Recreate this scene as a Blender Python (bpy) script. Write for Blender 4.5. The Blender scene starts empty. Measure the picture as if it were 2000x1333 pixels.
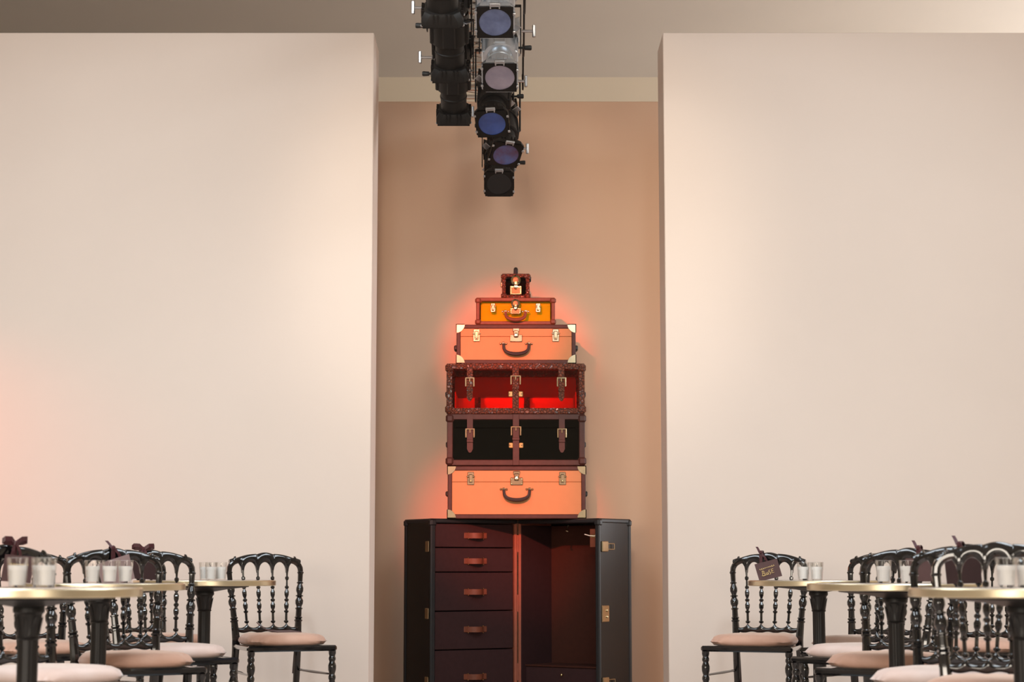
import bpy, bmesh, math, random
from mathutils import Matrix, Vector

random.seed(7)
S = bpy.context.scene
COL = S.collection
PI = math.pi
R = math.radians

# ------------------------------------------------------------------ camera
cam_d = bpy.data.cameras.new('camera')
cam = bpy.data.objects.new('camera', cam_d)
COL.objects.link(cam)
cam.location = (0, 0, 0.80)
cam.rotation_euler = (R(90 + 6.83), 0, 0)
cam_d.sensor_width = 36
cam_d.lens = 3722 / 2000 * 36
cam_d.clip_end = 200
cam_d.dof.use_dof = True
cam_d.dof.focus_distance = 9.9
cam_d.dof.aperture_fstop = 4.8
S.camera = cam

# ------------------------------------------------------------------ world, lights, exposure
w = bpy.data.worlds.new('world')
S.world = w
w.use_nodes = True
w.node_tree.nodes['Background'].inputs[0].default_value = (0.75, 0.85, 1.0, 1)
w.node_tree.nodes['Background'].inputs[1].default_value = 0.3

def area(name, loc, target, sx, sy, power, color, spread=180):
    d = bpy.data.lights.new(name, 'AREA')
    d.shape = 'RECTANGLE'; d.size = sx; d.size_y = sy
    d.energy = power; d.color = color; d.spread = R(spread)
    o = bpy.data.objects.new(name, d); COL.objects.link(o)
    o.location = loc
    o.rotation_euler = (Vector(target) - Vector(loc)).to_track_quat('-Z', 'Y').to_euler()
    return o

def spot(name, loc, target, deg, power, color, blend=1.0, radius=0.05):
    d = bpy.data.lights.new(name, 'SPOT')
    d.energy = power; d.color = color; d.spot_size = R(deg); d.spot_blend = blend
    d.shadow_soft_size = radius
    o = bpy.data.objects.new(name, d); COL.objects.link(o)
    o.location = loc
    o.rotation_euler = (Vector(target) - Vector(loc)).to_track_quat('-Z', 'Y').to_euler()
    return o

CZ_LIGHT = 4.70
DAY = (1.0, 0.88, 0.74)
# daylight through the three windows behind the camera
for x, p in ((-5.9, 50), (-3.2, 95), (3.2, 70)):
    area('window_daylight', (x, -4.85, 2.25), (x * 0.1, 10, 1.4), 2.2, 2.6, p, DAY, 120)
# daylight through the tall window on the right of the hall, behind the set walls
area('side_window_daylight', (7.85, 12.9, 2.6), (-2, 13.2, 4.6), 2.4, 2.6, 400, (0.97, 0.98, 1.0))
# two cool overhead fill lights, added to brighten the seats
for x in (-2.2, 2.2):
    area('overhead_fill', (x, 5.2, CZ_LIGHT), (x, 5.2, 0), 1.6, 5.0, 190, (0.84, 0.93, 1.0))
# added fill spots: two soft ones brighten the set walls, a warm one the recess
for x in (-1.9, 1.9):
    spot('wall_fill', (x * 0.5, 2.0, 4.3), (x * 0.95, 10.2, 1.75), 33, 620, (0.80, 0.93, 1.0), 1.0, 0.35)
spot('recess_fill', (-0.25, 2.5, 4.4), (0.10, 11.75, 2.25), 22.5, 1200, (1.0, 0.85, 0.68), 1.0, 0.30)
# two red-gelled stage lamps on the front of the truss
spot('stage_lamp_beam', (-1.0, 5.2, 3.45), (0.0, 11.6, 2.15), 9.4, 2700, (1.0, 0.10, 0.025), 1.0, 0.05)
spot('stage_lamp_beam', (-0.45, 4.9, 3.30), (-0.07, 11.1, 1.22), 11.5, 2100, (1.0, 0.10, 0.025), 1.0, 0.05)
# red lamp of the next display, spilling on the left wall
spot('neighbour_lamp_beam', (-4.4, 8.9, 1.9), (-3.15, 10.2, 1.40), 50, 75, (1.0, 0.16, 0.05), 1.0, 0.08)

S.view_settings.view_transform = 'Standard'
S.view_settings.look = 'None'
S.view_settings.gamma = 1.0
S.view_settings.use_curve_mapping = False
S.view_settings.exposure = 0.06

# ------------------------------------------------------------------ materials
MATS = {}
def mat(name, col, rough=0.5, metal=0.0, var=0.0, scale=8.0, bump=0.0, bscale=None, coat=0.0,
        sheen=0.0, col2=None, kind='noise', spec=0.5):
    m = bpy.data.materials.new(name); m.use_nodes = True
    nt = m.node_tree; N = nt.nodes; L = nt.links
    b = N['Principled BSDF']
    b.inputs['Base Color'].default_value = (*col, 1)
    b.inputs['Roughness'].default_value = rough
    b.inputs['Metallic'].default_value = metal
    b.inputs['Specular IOR Level'].default_value = spec
    if coat: b.inputs['Coat Weight'].default_value = coat; b.inputs['Coat Roughness'].default_value = 0.05
    if sheen:
        b.inputs['Sheen Weight'].default_value = sheen
        b.inputs['Sheen Roughness'].default_value = 0.35
    tc = N.new('ShaderNodeTexCoord')
    def tex(sc):
        if kind == 'croc':
            t = N.new('ShaderNodeTexVoronoi'); t.feature = 'DISTANCE_TO_EDGE'
            t.inputs['Scale'].default_value = sc
            L.new(tc.outputs['Object'], t.inputs['Vector']); return t.outputs['Distance']
        t = N.new('ShaderNodeTexNoise'); t.inputs['Scale'].default_value = sc
        t.inputs['Detail'].default_value = 5
        L.new(tc.outputs['Object'], t.inputs['Vector']); return t.outputs['Fac']
    if var or col2:
        c2 = col2 or tuple(max(0, c * (1 - var)) for c in col)
        r = N.new('ShaderNodeValToRGB')
        r.color_ramp.elements[0].position = 0.32; r.color_ramp.elements[1].position = 0.68
        if kind == 'croc':
            r.color_ramp.elements[0].position = 0.0; r.color_ramp.elements[1].position = 0.16
        r.color_ramp.elements[0].color = (*c2, 1); r.color_ramp.elements[1].color = (*col, 1)
        L.new(tex(scale), r.inputs['Fac']); L.new(r.outputs['Color'], b.inputs['Base Color'])
    if bump:
        bp = N.new('ShaderNodeBump'); bp.inputs['Strength'].default_value = bump
        bp.inputs['Distance'].default_value = 0.012 if kind == 'croc' else 0.004
        L.new(tex(bscale or scale * 6), bp.inputs['Height']); L.new(bp.outputs['Normal'], b.inputs['Normal'])
    MATS[name] = m
    return m

def pane_mat(name, tint, gloss=1.0, rough=0.02, refl=1.0):
    """thin tinted acrylic: tinted see-through plus a Fresnel reflection"""
    m = bpy.data.materials.new(name); m.use_nodes = True
    nt = m.node_tree; N = nt.nodes; L = nt.links
    N.remove(N['Principled BSDF'])
    out = N['Material Output']
    t = N.new('ShaderNodeBsdfTransparent'); t.inputs[0].default_value = (*tint, 1)
    g = N.new('ShaderNodeBsdfGlossy'); g.inputs['Roughness'].default_value = rough
    g.inputs[0].default_value = (gloss, gloss, gloss, 1)
    fr = N.new('ShaderNodeFresnel'); fr.inputs[0].default_value = 1.5
    mx = N.new('ShaderNodeMixShader')
    mu = N.new('ShaderNodeMath'); mu.operation = 'MULTIPLY'; mu.inputs[1].default_value = refl
    L.new(fr.outputs[0], mu.inputs[0]); L.new(mu.outputs[0], mx.inputs[0]); L.new(t.outputs[0], mx.inputs[1]); L.new(g.outputs[0], mx.inputs[2])
    L.new(mx.outputs[0], out.inputs[0])
    MATS[name] = m
    return m

mat('set_wall', (0.80, 0.675, 0.59), 0.75, var=0.03, scale=1.2, bump=0.05, bscale=90)
mat('recess_wall_shaded', (0.72, 0.485, 0.34), 0.75, var=0.03, scale=1.2, bump=0.05, bscale=90)  # deeper tan than the set walls; recess shade is put into the colour
mat('hall_wall', (0.72, 0.64, 0.51), 0.8, var=0.04, scale=0.8, bump=0.05, bscale=60)
mat('ceiling_paint', (0.60, 0.555, 0.50), 0.8, var=0.04, scale=0.7, bump=0.04, bscale=50)
mat('carpet', (0.50, 0.40, 0.34), 0.95, var=0.12, scale=30, bump=0.3, bscale=300)
mat('lacquer', (0.006, 0.006, 0.007), 0.12, var=0.2, scale=6, coat=1.0)
mat('velvet_sheen_pale', (0.80, 0.64, 0.58), 0.8, sheen=0.6, col2=(0.72, 0.53, 0.46), scale=9, bump=0.15, bscale=240)  # same velvet where it catches light; the sheen is put into the colour
mat('velvet_sheen_peach', (0.74, 0.47, 0.36), 0.8, sheen=0.5, col2=(0.62, 0.36, 0.26), scale=9, bump=0.15, bscale=240)  # same velvet with less sheen; the light difference is put into the colour
mat('brass', (0.72, 0.54, 0.25), 0.16, 1.0, var=0.10, scale=12)
mat('brass_pale', (0.64, 0.55, 0.37), 0.14, 1.0, var=0.12, scale=25)
mat('brass_rim', (0.90, 0.79, 0.56), 0.32, 1.0, var=0.08, scale=10)
mat('brass_dull', (0.42, 0.31, 0.16), 0.18, 1.0, var=0.2, scale=40)
mat('bronze', (0.16, 0.075, 0.035), 0.35, 0.8, var=0.2, scale=40)
mat('steel', (0.55, 0.56, 0.58), 0.32, 1.0, var=0.12, scale=12)
mat('stone_top', (0.72, 0.60, 0.54), 0.12, var=0.06, scale=7)
mat('cast_iron', (0.012, 0.011, 0.011), 0.42, var=0.25, scale=18, bump=0.15, bscale=90)
mat('wax', (0.88, 0.86, 0.83), 0.5, var=0.03, scale=30)
mat('wick', (0.05, 0.04, 0.03), 0.9, var=0.2, scale=80)
pane_mat('clear_glass', (0.985, 0.985, 0.98), refl=0.4)
mat('canvas', (0.46, 0.205, 0.07), 0.6, var=0.05, scale=20, bump=0.12, bscale=420)
mat('tan_canvas', (0.45, 0.24, 0.10), 0.7, var=0.1, scale=30, bump=0.1, bscale=300)
mat('brown_leather', (0.062, 0.022, 0.016), 0.5, var=0.25, scale=30, bump=0.2, bscale=260, spec=0.25)
mat('dark_leather', (0.030, 0.018, 0.016), 0.45, var=0.25, scale=30, bump=0.2, bscale=260)
mat('croc_leather', (0.17, 0.048, 0.026), 0.24, col2=(0.02, 0.008, 0.006), kind='croc', scale=60, bump=1.0, bscale=60, spec=0.5)
mat('tan_leather', (0.17, 0.048, 0.024), 0.5, var=0.25, scale=30, bump=0.25, bscale=220, spec=0.3)
mat('black_leather', (0.006, 0.0065, 0.007), 0.22, var=0.3, scale=20, bump=0.04, bscale=200)
mat('black_trim', (0.010, 0.011, 0.013), 0.40, var=0.2, scale=20, bump=0.1, bscale=200)
mat('maroon_lining', (0.036, 0.014, 0.014), 0.75, var=0.15, scale=40, bump=0.2, bscale=500, spec=0.2)
mat('rust_edge', (0.30, 0.085, 0.045), 0.7, var=0.12, scale=40, bump=0.2, bscale=500)
mat('rust_lining', (0.050, 0.014, 0.008), 0.75, var=0.12, scale=40, bump=0.2, bscale=500, spec=0.2)
mat('seam_dark', (0.012, 0.008, 0.006), 0.7, var=0.2, scale=50)
mat('black_matte', (0.010, 0.010, 0.010), 0.55, var=0.2, scale=20)
mat('cream_lining', (0.80, 0.70, 0.55), 0.7, var=0.06, scale=40, bump=0.1, bscale=400)
pane_mat('red_acrylic', (0.99, 0.24, 0.09))
pane_mat('yellow_acrylic', (0.88, 0.82, 0.18))
pane_mat('smoked_acrylic', (0.055, 0.04, 0.035))
pane_mat('amber_dark_acrylic', (0.28, 0.09, 0.03))
mat('fixture_black', (0.013, 0.0105, 0.009), 0.5, var=0.25, scale=15, bump=0.1, bscale=150, spec=0.3)
mat('fixture_silver', (0.62, 0.66, 0.70), 0.30, 0.85, var=0.08, scale=15)
mat('gel_blue', (0.035, 0.10, 0.42), 0.10, col2=(0.02, 0.05, 0.22), scale=9, bump=0.6, bscale=10, coat=1.0)
mat('gel_slate', (0.17, 0.22, 0.42), 0.12, col2=(0.09, 0.12, 0.25), scale=14, bump=0.6, bscale=16, coat=1.0)
mat('gel_lilac', (0.42, 0.36, 0.44), 0.14, col2=(0.27, 0.24, 0.33), scale=9, bump=0.6, bscale=9, coat=1.0)
mat('gel_mixed', (0.09, 0.13, 0.36), 0.12, col2=(0.10, 0.02, 0.05), scale=11, bump=0.6, bscale=14, coat=1.0)
mat('lens_dark', (0.004, 0.004, 0.005), 0.08, var=0.2, scale=5, coat=0.6)
mat('truss_metal', (0.66, 0.60, 0.53), 0.35, 0.8, var=0.1, scale=8)
mat('rubber', (0.012, 0.011, 0.011), 0.7, var=0.2, scale=30)
mat('card_mauve', (0.115, 0.062, 0.062), 0.6, var=0.12, scale=35)
mat('card_dark', (0.035, 0.012, 0.013), 0.6, var=0.12, scale=35)
mat('card_pale', (0.33, 0.24, 0.24), 0.6, var=0.08, scale=35)
mat('ribbon', (0.075, 0.018, 0.024), 0.35, var=0.25, scale=45, sheen=0.3)
mat('gold_ink', (0.85, 0.64, 0.30), 0.45, 0.3, var=0.1, scale=60)
mat('white_cord', (0.80, 0.74, 0.62), 0.8, var=0.1, scale=90)
mat('window_frame', (0.75, 0.74, 0.72), 0.5, var=0.03, scale=10)

# ------------------------------------------------------------------ mesh helpers
class MB:
    def __init__(s, M=None):
        s.v = []; s.f = []; s.M = M or Matrix.Identity(4)
    def add(s, vs, fs):
        o = len(s.v)
        s.v += [s.M @ Vector(p) for p in vs]
        s.f += [tuple(i + o for i in f) for f in fs]
        return s
    def box(s, c, d, bev=0.0, rot=None):
        hx, hy, hz = d[0] / 2, d[1] / 2, d[2] / 2
        b = min(bev, hx * .95, hy * .95, hz * .95)
        Rm = rot if rot is not None else Matrix.Identity(3)
        C = Vector(c)
        if b <= 0:
            vs = [C + Rm @ Vector((x * hx, y * hy, z * hz)) for x in (-1, 1) for y in (-1, 1) for z in (-1, 1)]
            return s.add(vs, [(0, 1, 3, 2), (4, 6, 7, 5), (0, 4, 5, 1), (2, 3, 7, 6), (0, 2, 6, 4), (1, 5, 7, 3)])
        vs = []; idx = {}
        for x in (-1, 1):
            for y in (-1, 1):
                for z in (-1, 1):
                    for a in range(3):
                        h = [hx - b, hy - b, hz - b]; h[a] += b
                        idx[(x, y, z, a)] = len(vs)
                        vs.append(C + Rm @ Vector((x * h[0], y * h[1], z * h[2])))
        fs = []
        sg = (-1, 1)
        for a in range(3):
            o1, o2 = [k for k in range(3) if k != a]
            for q in sg:
                def key(p, r):
                    t = [0, 0, 0]; t[a] = q; t[o1] = p; t[o2] = r
                    return idx[(t[0], t[1], t[2], a)]
                fs.append((key(-1, -1), key(1, -1), key(1, 1), key(-1, 1)))
        for a in range(3):                       # edges parallel to axis a
            o1, o2 = [k for k in range(3) if k != a]
            for p in sg:
                for r in sg:
                    def k2(q, ax):
                        t = [0, 0, 0]; t[a] = q; t[o1] = p; t[o2] = r
                        return idx[(t[0], t[1], t[2], ax)]
                    fs.append((k2(-1, o1), k2(1, o1), k2(1, o2), k2(-1, o2)))
        for x in sg:
            for y in sg:
                for z in sg:
                    fs.append((idx[(x, y, z, 0)], idx[(x, y, z, 1)], idx[(x, y, z, 2)]))
        return s.add(vs, fs)
    def tube(s, pts, rad, n=8, cap=True, flat=None):
        """swept tube; rad a number or a list; flat=(a,b) scales the section"""
        P = [Vector(p) for p in pts]
        if not hasattr(rad, '__len__'): rad = [rad] * len(P)
        vs = []; fs = []
        up = None
        for i, p in enumerate(P):
            t = (P[min(i + 1, len(P) - 1)] - P[max(i - 1, 0)])
            if t.length < 1e-9: t = Vector((0, 0, 1))
            t.normalize()
            if up is None:
                up = Vector((1, 0, 0)) if abs(t.x) < 0.8 else Vector((0, 1, 0))
            a = (up - t * up.dot(t)).normalized(); b = t.cross(a); up = a
            fa, fb = flat or (1, 1)
            for k in range(n):
                an = 2 * PI * k / n
                vs.append(p + (a * math.cos(an) * fa + b * math.sin(an) * fb) * rad[i])
        for i in range(len(P) - 1):
            for k in range(n):
                k2 = (k + 1) % n
                fs.append((i * n + k, i * n + k2, (i + 1) * n + k2, (i + 1) * n + k))
        if cap:
            fs.append(tuple(range(n - 1, -1, -1)))
            fs.append(tuple((len(P) - 1) * n + k for k in range(n)))
        return s.add(vs, fs)
    def lathe(s, prof, c=(0, 0, 0), n=16, axis='Z', cap=True):
        """prof: list of (radius, height)"""
        vs = []; fs = []
        for r, h in prof:
            for k in range(n):
                a = 2 * PI * k / n
                x, y = r * math.cos(a), r * math.sin(a)
                if axis == 'Z': p = (x, y, h)
                elif axis == 'Y': p = (x, h, y)
                else: p = (h, x, y)
                vs.append(Vector(c) + Vector(p))
        for i in range(len(prof) - 1):
            for k in range(n):
                k2 = (k + 1) % n
                fs.append((i * n + k, i * n + k2, (i + 1) * n + k2, (i + 1) * n + k))
        if cap:
            fs.append(tuple(range(n)))
            fs.append(tuple((len(prof) - 1) * n + k for k in range(n)))
        return s.add(vs, fs)
    def prism(s, out, y0, y1, axis='Y'):
        """outline of (x,z) points extruded along y"""
        n = len(out)
        def P(p, y):
            if axis == 'Y': return (p[0], y, p[1])
            if axis == 'Z': return (p[0], p[1], y)
            return (y, p[0], p[1])
        vs = [P(p, y0) for p in out] + [P(p, y1) for p in out]
        fs = [tuple(range(n)), tuple(range(2 * n - 1, n - 1, -1))]
        for i in range(n):
            j = (i + 1) % n
            fs.append((i, i + n, j + n, j))
        return s.add(vs, fs)
    def strip(s, xs, top, bot, y0, y1, bulge=0.0, yof=None):
        """plate with a shaped top and bottom edge: a rounded section swept along x"""
        vs = []; fs = []
        for x in xs:
            t, b = top(x), bot(x); yo = yof(x) if yof else 0
            m = (t + b) / 2; e = min((t - b) * 0.22, 0.006)
            for (yy, zz) in ((y0 - bulge, m), (y0, t - e), (y0 * .7 + y1 * .3, t), (y0 * .3 + y1 * .7, t), (y1, t - e),
                             (y1 + bulge, m), (y1, b + e), (y0 * .3 + y1 * .7, b), (y0 * .7 + y1 * .3, b), (y0, b + e)):
                vs.append((x, yy + yo, zz))
        k = 10
        for i in range(len(xs) - 1):
            for j in range(k):
                j2 = (j + 1) % k
                fs.append((i * k + j, i * k + j2, (i + 1) * k + j2, (i + 1) * k + j))
        fs.append(tuple(range(k))); fs.append(tuple((len(xs) - 1) * k + j for j in range(k)))
        return s.add(vs, fs)
    def mesh(s, name, material, smooth=35):
        me = bpy.data.meshes.new(name)
        me.from_pydata([tuple(v) for v in s.v], [], s.f)
        bm = bmesh.new(); bm.from_mesh(me)
        bmesh.ops.recalc_face_normals(bm, faces=bm.faces)
        bm.to_mesh(me); bm.free()
        me.materials.append(MATS[material])
        if smooth:
            me.shade_smooth()
            me.set_sharp_from_angle(angle=R(smooth))
        me.update()
        return me
    def build(s, name, material, parent=None, smooth=35):
        o = bpy.data.objects.new(name, s.mesh(name, material, smooth))
        COL.objects.link(o)
        if parent: o.parent = parent
        return o

def thing(name, label, cat, loc=(0, 0, 0), rz=0, group=None):
    o = bpy.data.objects.new(name, None); COL.objects.link(o)
    o.empty_display_size = 0.1
    o.location = loc; o.rotation_euler = (0, 0, rz)
    o['label'] = label; o['category'] = cat
    if group: o['group'] = group
    return o

def struct(o, label=None, cat=None):
    o['kind'] = 'structure'
    if label: o['label'] = label
    if cat: o['category'] = cat
    return o

def inst(me, name, parent=None, loc=(0, 0, 0), rot=(0, 0, 0), scale=None):
    o = bpy.data.objects.new(name, me); COL.objects.link(o)
    if parent: o.parent = parent
    o.location = loc; o.rotation_euler = rot
    if scale: o.scale = scale
    return o

def copy_tree(o, parent=None):
    c = o.copy(); COL.objects.link(c); c.parent = parent
    for ch in list(o.children): copy_tree(ch, c)
    return c

# ------------------------------------------------------------------ the setting
FW0, FW1, WH = 10.20, 10.58, 3.73           # front set walls: faces and height
BW = 11.75                                  # recess wall
CZ = 4.74
def slab(name, x0, x1, y0, y1, z0, z1, m, label, cat, bev=0.004):
    o = MB().box(((x0 + x1) / 2, (y0 + y1) / 2, (z0 + z1) / 2), (x1 - x0, y1 - y0, z1 - z0), bev).build(name, m)
    return struct(o, label, cat)
slab('floor', -8, 8, -5, 15, -0.1, 0, 'carpet', 'beige carpeted floor of the hall', 'floor', 0)
slab('ceiling', -8, 8, -5.2, 15.2, CZ, CZ + 0.1, 'ceiling_paint', 'plain greige ceiling high above the set walls', 'ceiling', 0)
slab('wall_left', -6.2, -0.758, FW0, FW1, 0, WH, 'set_wall', 'tall peach set wall left of the recess', 'wall')
slab('wall_right', 0.829, 6.2, FW0, FW1, 0, WH, 'set_wall', 'tall peach set wall right of the recess', 'wall')
slab('wall_back', -3.2, 3.2, BW, BW + 0.12, 0, WH, 'recess_wall_shaded', 'back wall of the recess behind the trunks, shade put into its tan', 'wall')
slab('wall_far', -8, 8, 15.0, 15.2, 0, CZ, 'hall_wall', 'beige end wall of the hall above the recess', 'wall', 0)
slab('wall_side_left', -8.2, -8, -5, 15, 0, CZ, 'hall_wall', 'left side wall of the hall', 'wall', 0)

for i, x in enumerate((-2.2, 2.2)):  # frames added around the overhead fill lights
    sk = bpy.data.objects.new('window_%d' % (i + 5), None); COL.objects.link(sk); sk.location = (x, 5.2, CZ - 0.02)
    struct(sk, 'added skylight frame around the overhead fill light', 'window')
    f = MB()
    for sx in (-1, 1): f.box((sx * 0.84, 0, 0), (0.08, 5.2, 0.06), 0.005)
    for k in range(6): f.box((0, -2.56 + k * 1.024, 0), (1.7, 0.08, 0.06), 0.005)
    f.build('window_frame', 'window_frame', sk)
# right side wall of the hall with one tall window opening at y 11.7..14.1
rw = bpy.data.objects.new('wall_side_right', None); COL.objects.link(rw)
struct(rw, 'right side wall of the hall with a tall window', 'wall')
mb = MB()
mb.box((8.1, 3.35, CZ / 2), (0.2, 16.7, CZ)); mb.box((8.1, 14.55, CZ / 2), (0.2, 0.9, CZ))
mb.box((8.1, 12.9, 0.6), (0.2, 2.4, 1.2)); mb.box((8.1, 12.9, (4.0 + CZ) / 2), (0.2, 2.4, CZ - 4.0))
mb.build('wall_panel', 'hall_wall', rw, 0)
# rear wall behind the camera with three window openings
rr = bpy.data.objects.new('wall_rear', None); COL.objects.link(rr)
struct(rr, 'rear wall of the hall with three tall windows', 'wall')
mb = MB()
edges = [-8, -7.1, -4.7, -4.4, -2.0, 2.0, 4.4, 8]
for i in range(0, 7, 2): mb.box(((edges[i] + edges[i + 1]) / 2, -5.1, CZ / 2), (edges[i + 1] - edges[i], 0.2, CZ))
for i in (1, 3, 5):
    xm = (edges[i] + edges[i + 1]) / 2; ww = edges[i + 1] - edges[i]
    mb.box((xm, -5.1, 0.4), (ww, 0.2, 0.8)); mb.box((xm, -5.1, (3.7 + CZ) / 2), (ww, 0.2, CZ - 3.7))
mb.build('wall_panel', 'hall_wall', rr, 0)
def window(n, c, ww, hh, axis):
    o = bpy.data.objects.new('window_%d' % n, None); COL.objects.link(o); o.location = c
    if axis == 'X': o.rotation_euler = (0, 0, PI / 2)
    struct(o, 'tall white framed window of the hall', 'window')
    f = MB(); t = 0.06
    for sx in (-1, 0, 1): f.box((sx * (ww / 2 - t / 2), 0, 0), (t, 0.08, hh), 0.005)
    for sz in (-1, 0.3, 1): f.box((0, 0, sz * (hh / 2 - t / 2)), (ww, 0.07, t), 0.005)
    f.build('window_frame', 'window_frame', o)
    MB().box((0, 0.02, 0), (ww - 0.05, 0.006, hh - 0.05)).build('window_pane', 'clear_glass', o)
for i, x in enumerate((-5.9, -3.2, 3.2)): window(i + 1, (x, -5.1, 2.25), 2.4, 2.9, 'Y')
window(4, (8.1, 12.9, 2.6), 2.4, 2.8, 'X')

# ------------------------------------------------------------------ wardrobe trunk
def wardrobe_trunk():
    HX, HY, H = 0.034, 11.35, 1.088
    W, D, T = 0.58, 0.33, 0.018
    root = thing('wardrobe_trunk', 'large black wardrobe trunk standing open on the floor under the stacked cases', 'trunk', (HX, HY, 0))
    def half(al, sgn):
        u = Vector((sgn * math.cos(al), -math.sin(al), 0)); n = Vector((-sgn * math.sin(al), -math.cos(al), 0))
        return Matrix(((u.x, -n.x, 0, 0), (u.y, -n.y, 0, 0), (0, 0, 1, 0), (0, 0, 0, 1)))   # columns: u, depth, z
    for side, al in ((-1, R(31)), (1, R(37))):
        M = half(al, side)
        # outer shell panels
        MB(M).box((W - T / 2, D / 2, H / 2), (T, D, H), 0.004).build('side_panel', 'black_leather', root)
        MB(M).box((W / 2, D - T / 2, H / 2), (W, T, H), 0.004).build('back_panel', 'black_leather', root)
        MB(M).box((T / 2 + 0.001, D / 2, H / 2), (T, D, H), 0.004).build('hinge_panel', 'rust_edge', root)
        MB(M).box((W / 2, D / 2, H - T / 2), (W, D, T), 0.004).build('top_panel', 'black_trim', root)
        MB(M).box((W / 2, D / 2, T / 2 + 0.01), (W, D, T), 0.004).build('bottom_panel', 'black_trim', root)
        # raised edge trims
        for (c, d) in (((W - 0.012, D / 2, H - 0.010), (0.034, D + 0.008, 0.026)),
                       ((W - 0.012, D - 0.010, H / 2), (0.034, 0.030, H)),
                       ((W - 0.010, 0.008, H / 2), (0.030, 0.022, H)),
                       ((W / 2, 0.006, H - 0.010), (W, 0.020, 0.026))):
            MB(M).box(c, d, 0.006).build('edge_trim', 'black_trim', root)
        for dd in (0.012, D - 0.012):
            MB(M).box((W - 0.011, dd, H - 0.020), (0.044, 0.044, 0.046), 0.012).build('corner_cap', 'black_trim', root)
        # hardware on the outer side, next to the open edge
        for zz, kind in ((0.93, 'c'), (0.545, 'p'), (0.155, 'c')):
            if side < 0:
                MB(M).box((W + 0.006, 0.040, zz), (0.010, 0.042, 0.062), 0.003).build('latch', 'brass_pale', root)
            elif kind == 'c':
                l = MB(M).box((W + 0.008, 0.050, zz), (0.014, 0.065, 0.060), 0.004).build('latch', 'brass_pale', root)
                b = MB(M)
                for dz in (-0.016, 0.016): b.box((W + 0.012, 0.110, zz + dz), (0.006, 0.070, 0.006), 0.002)
                b.box((W + 0.012, 0.142, zz), (0.006, 0.006, 0.038), 0.002)
                b.build('latch_loop', 'brass_pale', l)
            else:
                l = MB(M).box((W + 0.006, 0.055, zz), (0.010, 0.075, 0.095), 0.004).build('lock_plate', 'brass_pale', root)
                for dz in (-0.018, 0.018):
                    MB(M).lathe([(0.006, W + 0.010), (0.006, W + 0.016), (0.002, W + 0.018)], (0, 0.065, zz + dz), 8, 'X').build('lock_stud', 'brass_pale', l)
        if side < 0:
            zs = [1.064, 0.924, 0.782, 0.558, 0.336, 0.045]
            pulls = [0.994, 0.846, 0.668, 0.452, 0.180]
            for i in range(5):
                z1, z0 = zs[i] - 0.003, zs[i + 1] + 0.003
                dr = MB(M).box(((T + W - T) / 2 + 0.004, 0.15, (z0 + z1) / 2), (W - 2 * T - 0.008, 0.28, z1 - z0), 0.003).build('drawer', 'maroon_lining', root)
                pz = pulls[i]; uc = 0.285
                # leather loop pull: bowed strap, end tabs and four studs
                pts = []
                for k in range(9):
                    a = k / 8
                    pts.append((uc - 0.052 + 0.104 * a, 0.006 - 0.036 * math.sin(PI * a) ** 0.7, pz))
                b = MB(M)
                vs = []; fs = []
                for k, p in enumerate(pts):
                    for (dy, dz) in ((0, -0.016), (-0.004, -0.016), (-0.004, 0.016), (0, 0.016)):
                        vs.append((p[0], p[1] + dy, p[2] + dz))
                for k in range(8):
                    for j in range(4):
                        j2 = (j + 1) % 4
                        fs.append((k * 4 + j, k * 4 + j2, k * 4 + 4 + j2, k * 4 + 4 + j))
                fs += [(0, 1, 2, 3), (32, 33, 34, 35)]
                b.add(vs, fs)
                for sx in (-1, 1): b.box((uc + sx * 0.062, 0.006, pz), (0.030, 0.006, 0.034), 0.003)
                pull = b.build('drawer_pull', 'tan_leather', dr)
                st = MB(M)
                for sx in (-1, 1):
                    for sz in (-1, 1):
                        st.lathe([(0.0035, 0.004), (0.0035, 0.000), (0.0012, -0.003)], (uc + sx * 0.050, 0, pz + sz * 0.019), 8, 'Y')
                st.build('pull_studs', 'brass', dr)
        else:
            # open hanging compartment: linings, low drawer box, luggage tag on a cord
            MB(M).box((W / 2, D - T - 0.004, H / 2), (W - 2 * T, 0.006, H - 0.06), 0.001).build('back_lining', 'rust_lining', root)
            MB(M).box((W - T - 0.004, D / 2, H / 2), (0.006, D - 0.04, H - 0.06), 0.001).build('side_lining', 'maroon_lining', root)
            MB(M).box((T + 0.005, D / 2, H / 2), (0.006, D - 0.01, H - 0.06), 0.001).build('hinge_lining', 'maroon_lining', root)
            bx = MB(M).box((W / 2, D / 2 + 0.01, 0.132), (W - 2 * T - 0.014, D - 0.07, 0.200), 0.003).build('shoe_drawer', 'maroon_lining', root)
            MB(M).box((W / 2, D / 2 + 0.008, 0.238), (W - 2 * T - 0.012, D - 0.06, 0.010), 0.002).build('drawer_lid', 'rust_lining', root)
            MB(M).lathe([(0.007, 0.02), (0.007, 0.001), (0.003, -0.002)], (W / 2, 0.03, 0.19), 8, 'Y').build('knob', 'brass', bx)
            t = MB(M).box((W - 0.055, 0.030, 0.978), (0.052, 0.004, 0.105), 0.002).build('leather_tag', 'tan_leather', root)
            t['label'] = 'orange leather tag hanging from a thin cord'
            MB(M).box((W - 0.055, 0.0275, 0.990), (0.040, 0.002, 0.018), 0.0005).build('tag_window', 'brass', t)
            MB(M).tube([(W - 0.115, 0.026, 1.000), (W - 0.08, 0.025, 0.992), (W - 0.045, 0.026, 0.990), (W - 0.035, 0.027, 0.996)], 0.0028, 6).build('tag_cord', 'white_cord', t)
            MB(M).tube([(W - 0.255, 0.06, 1.055), (W - 0.262, 0.05, 1.035), (W - 0.258, 0.045, 1.022), (W - 0.248, 0.05, 1.020)], 0.005, 6).build('coat_hook', 'brass_pale', root)
    mb = MB()
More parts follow.
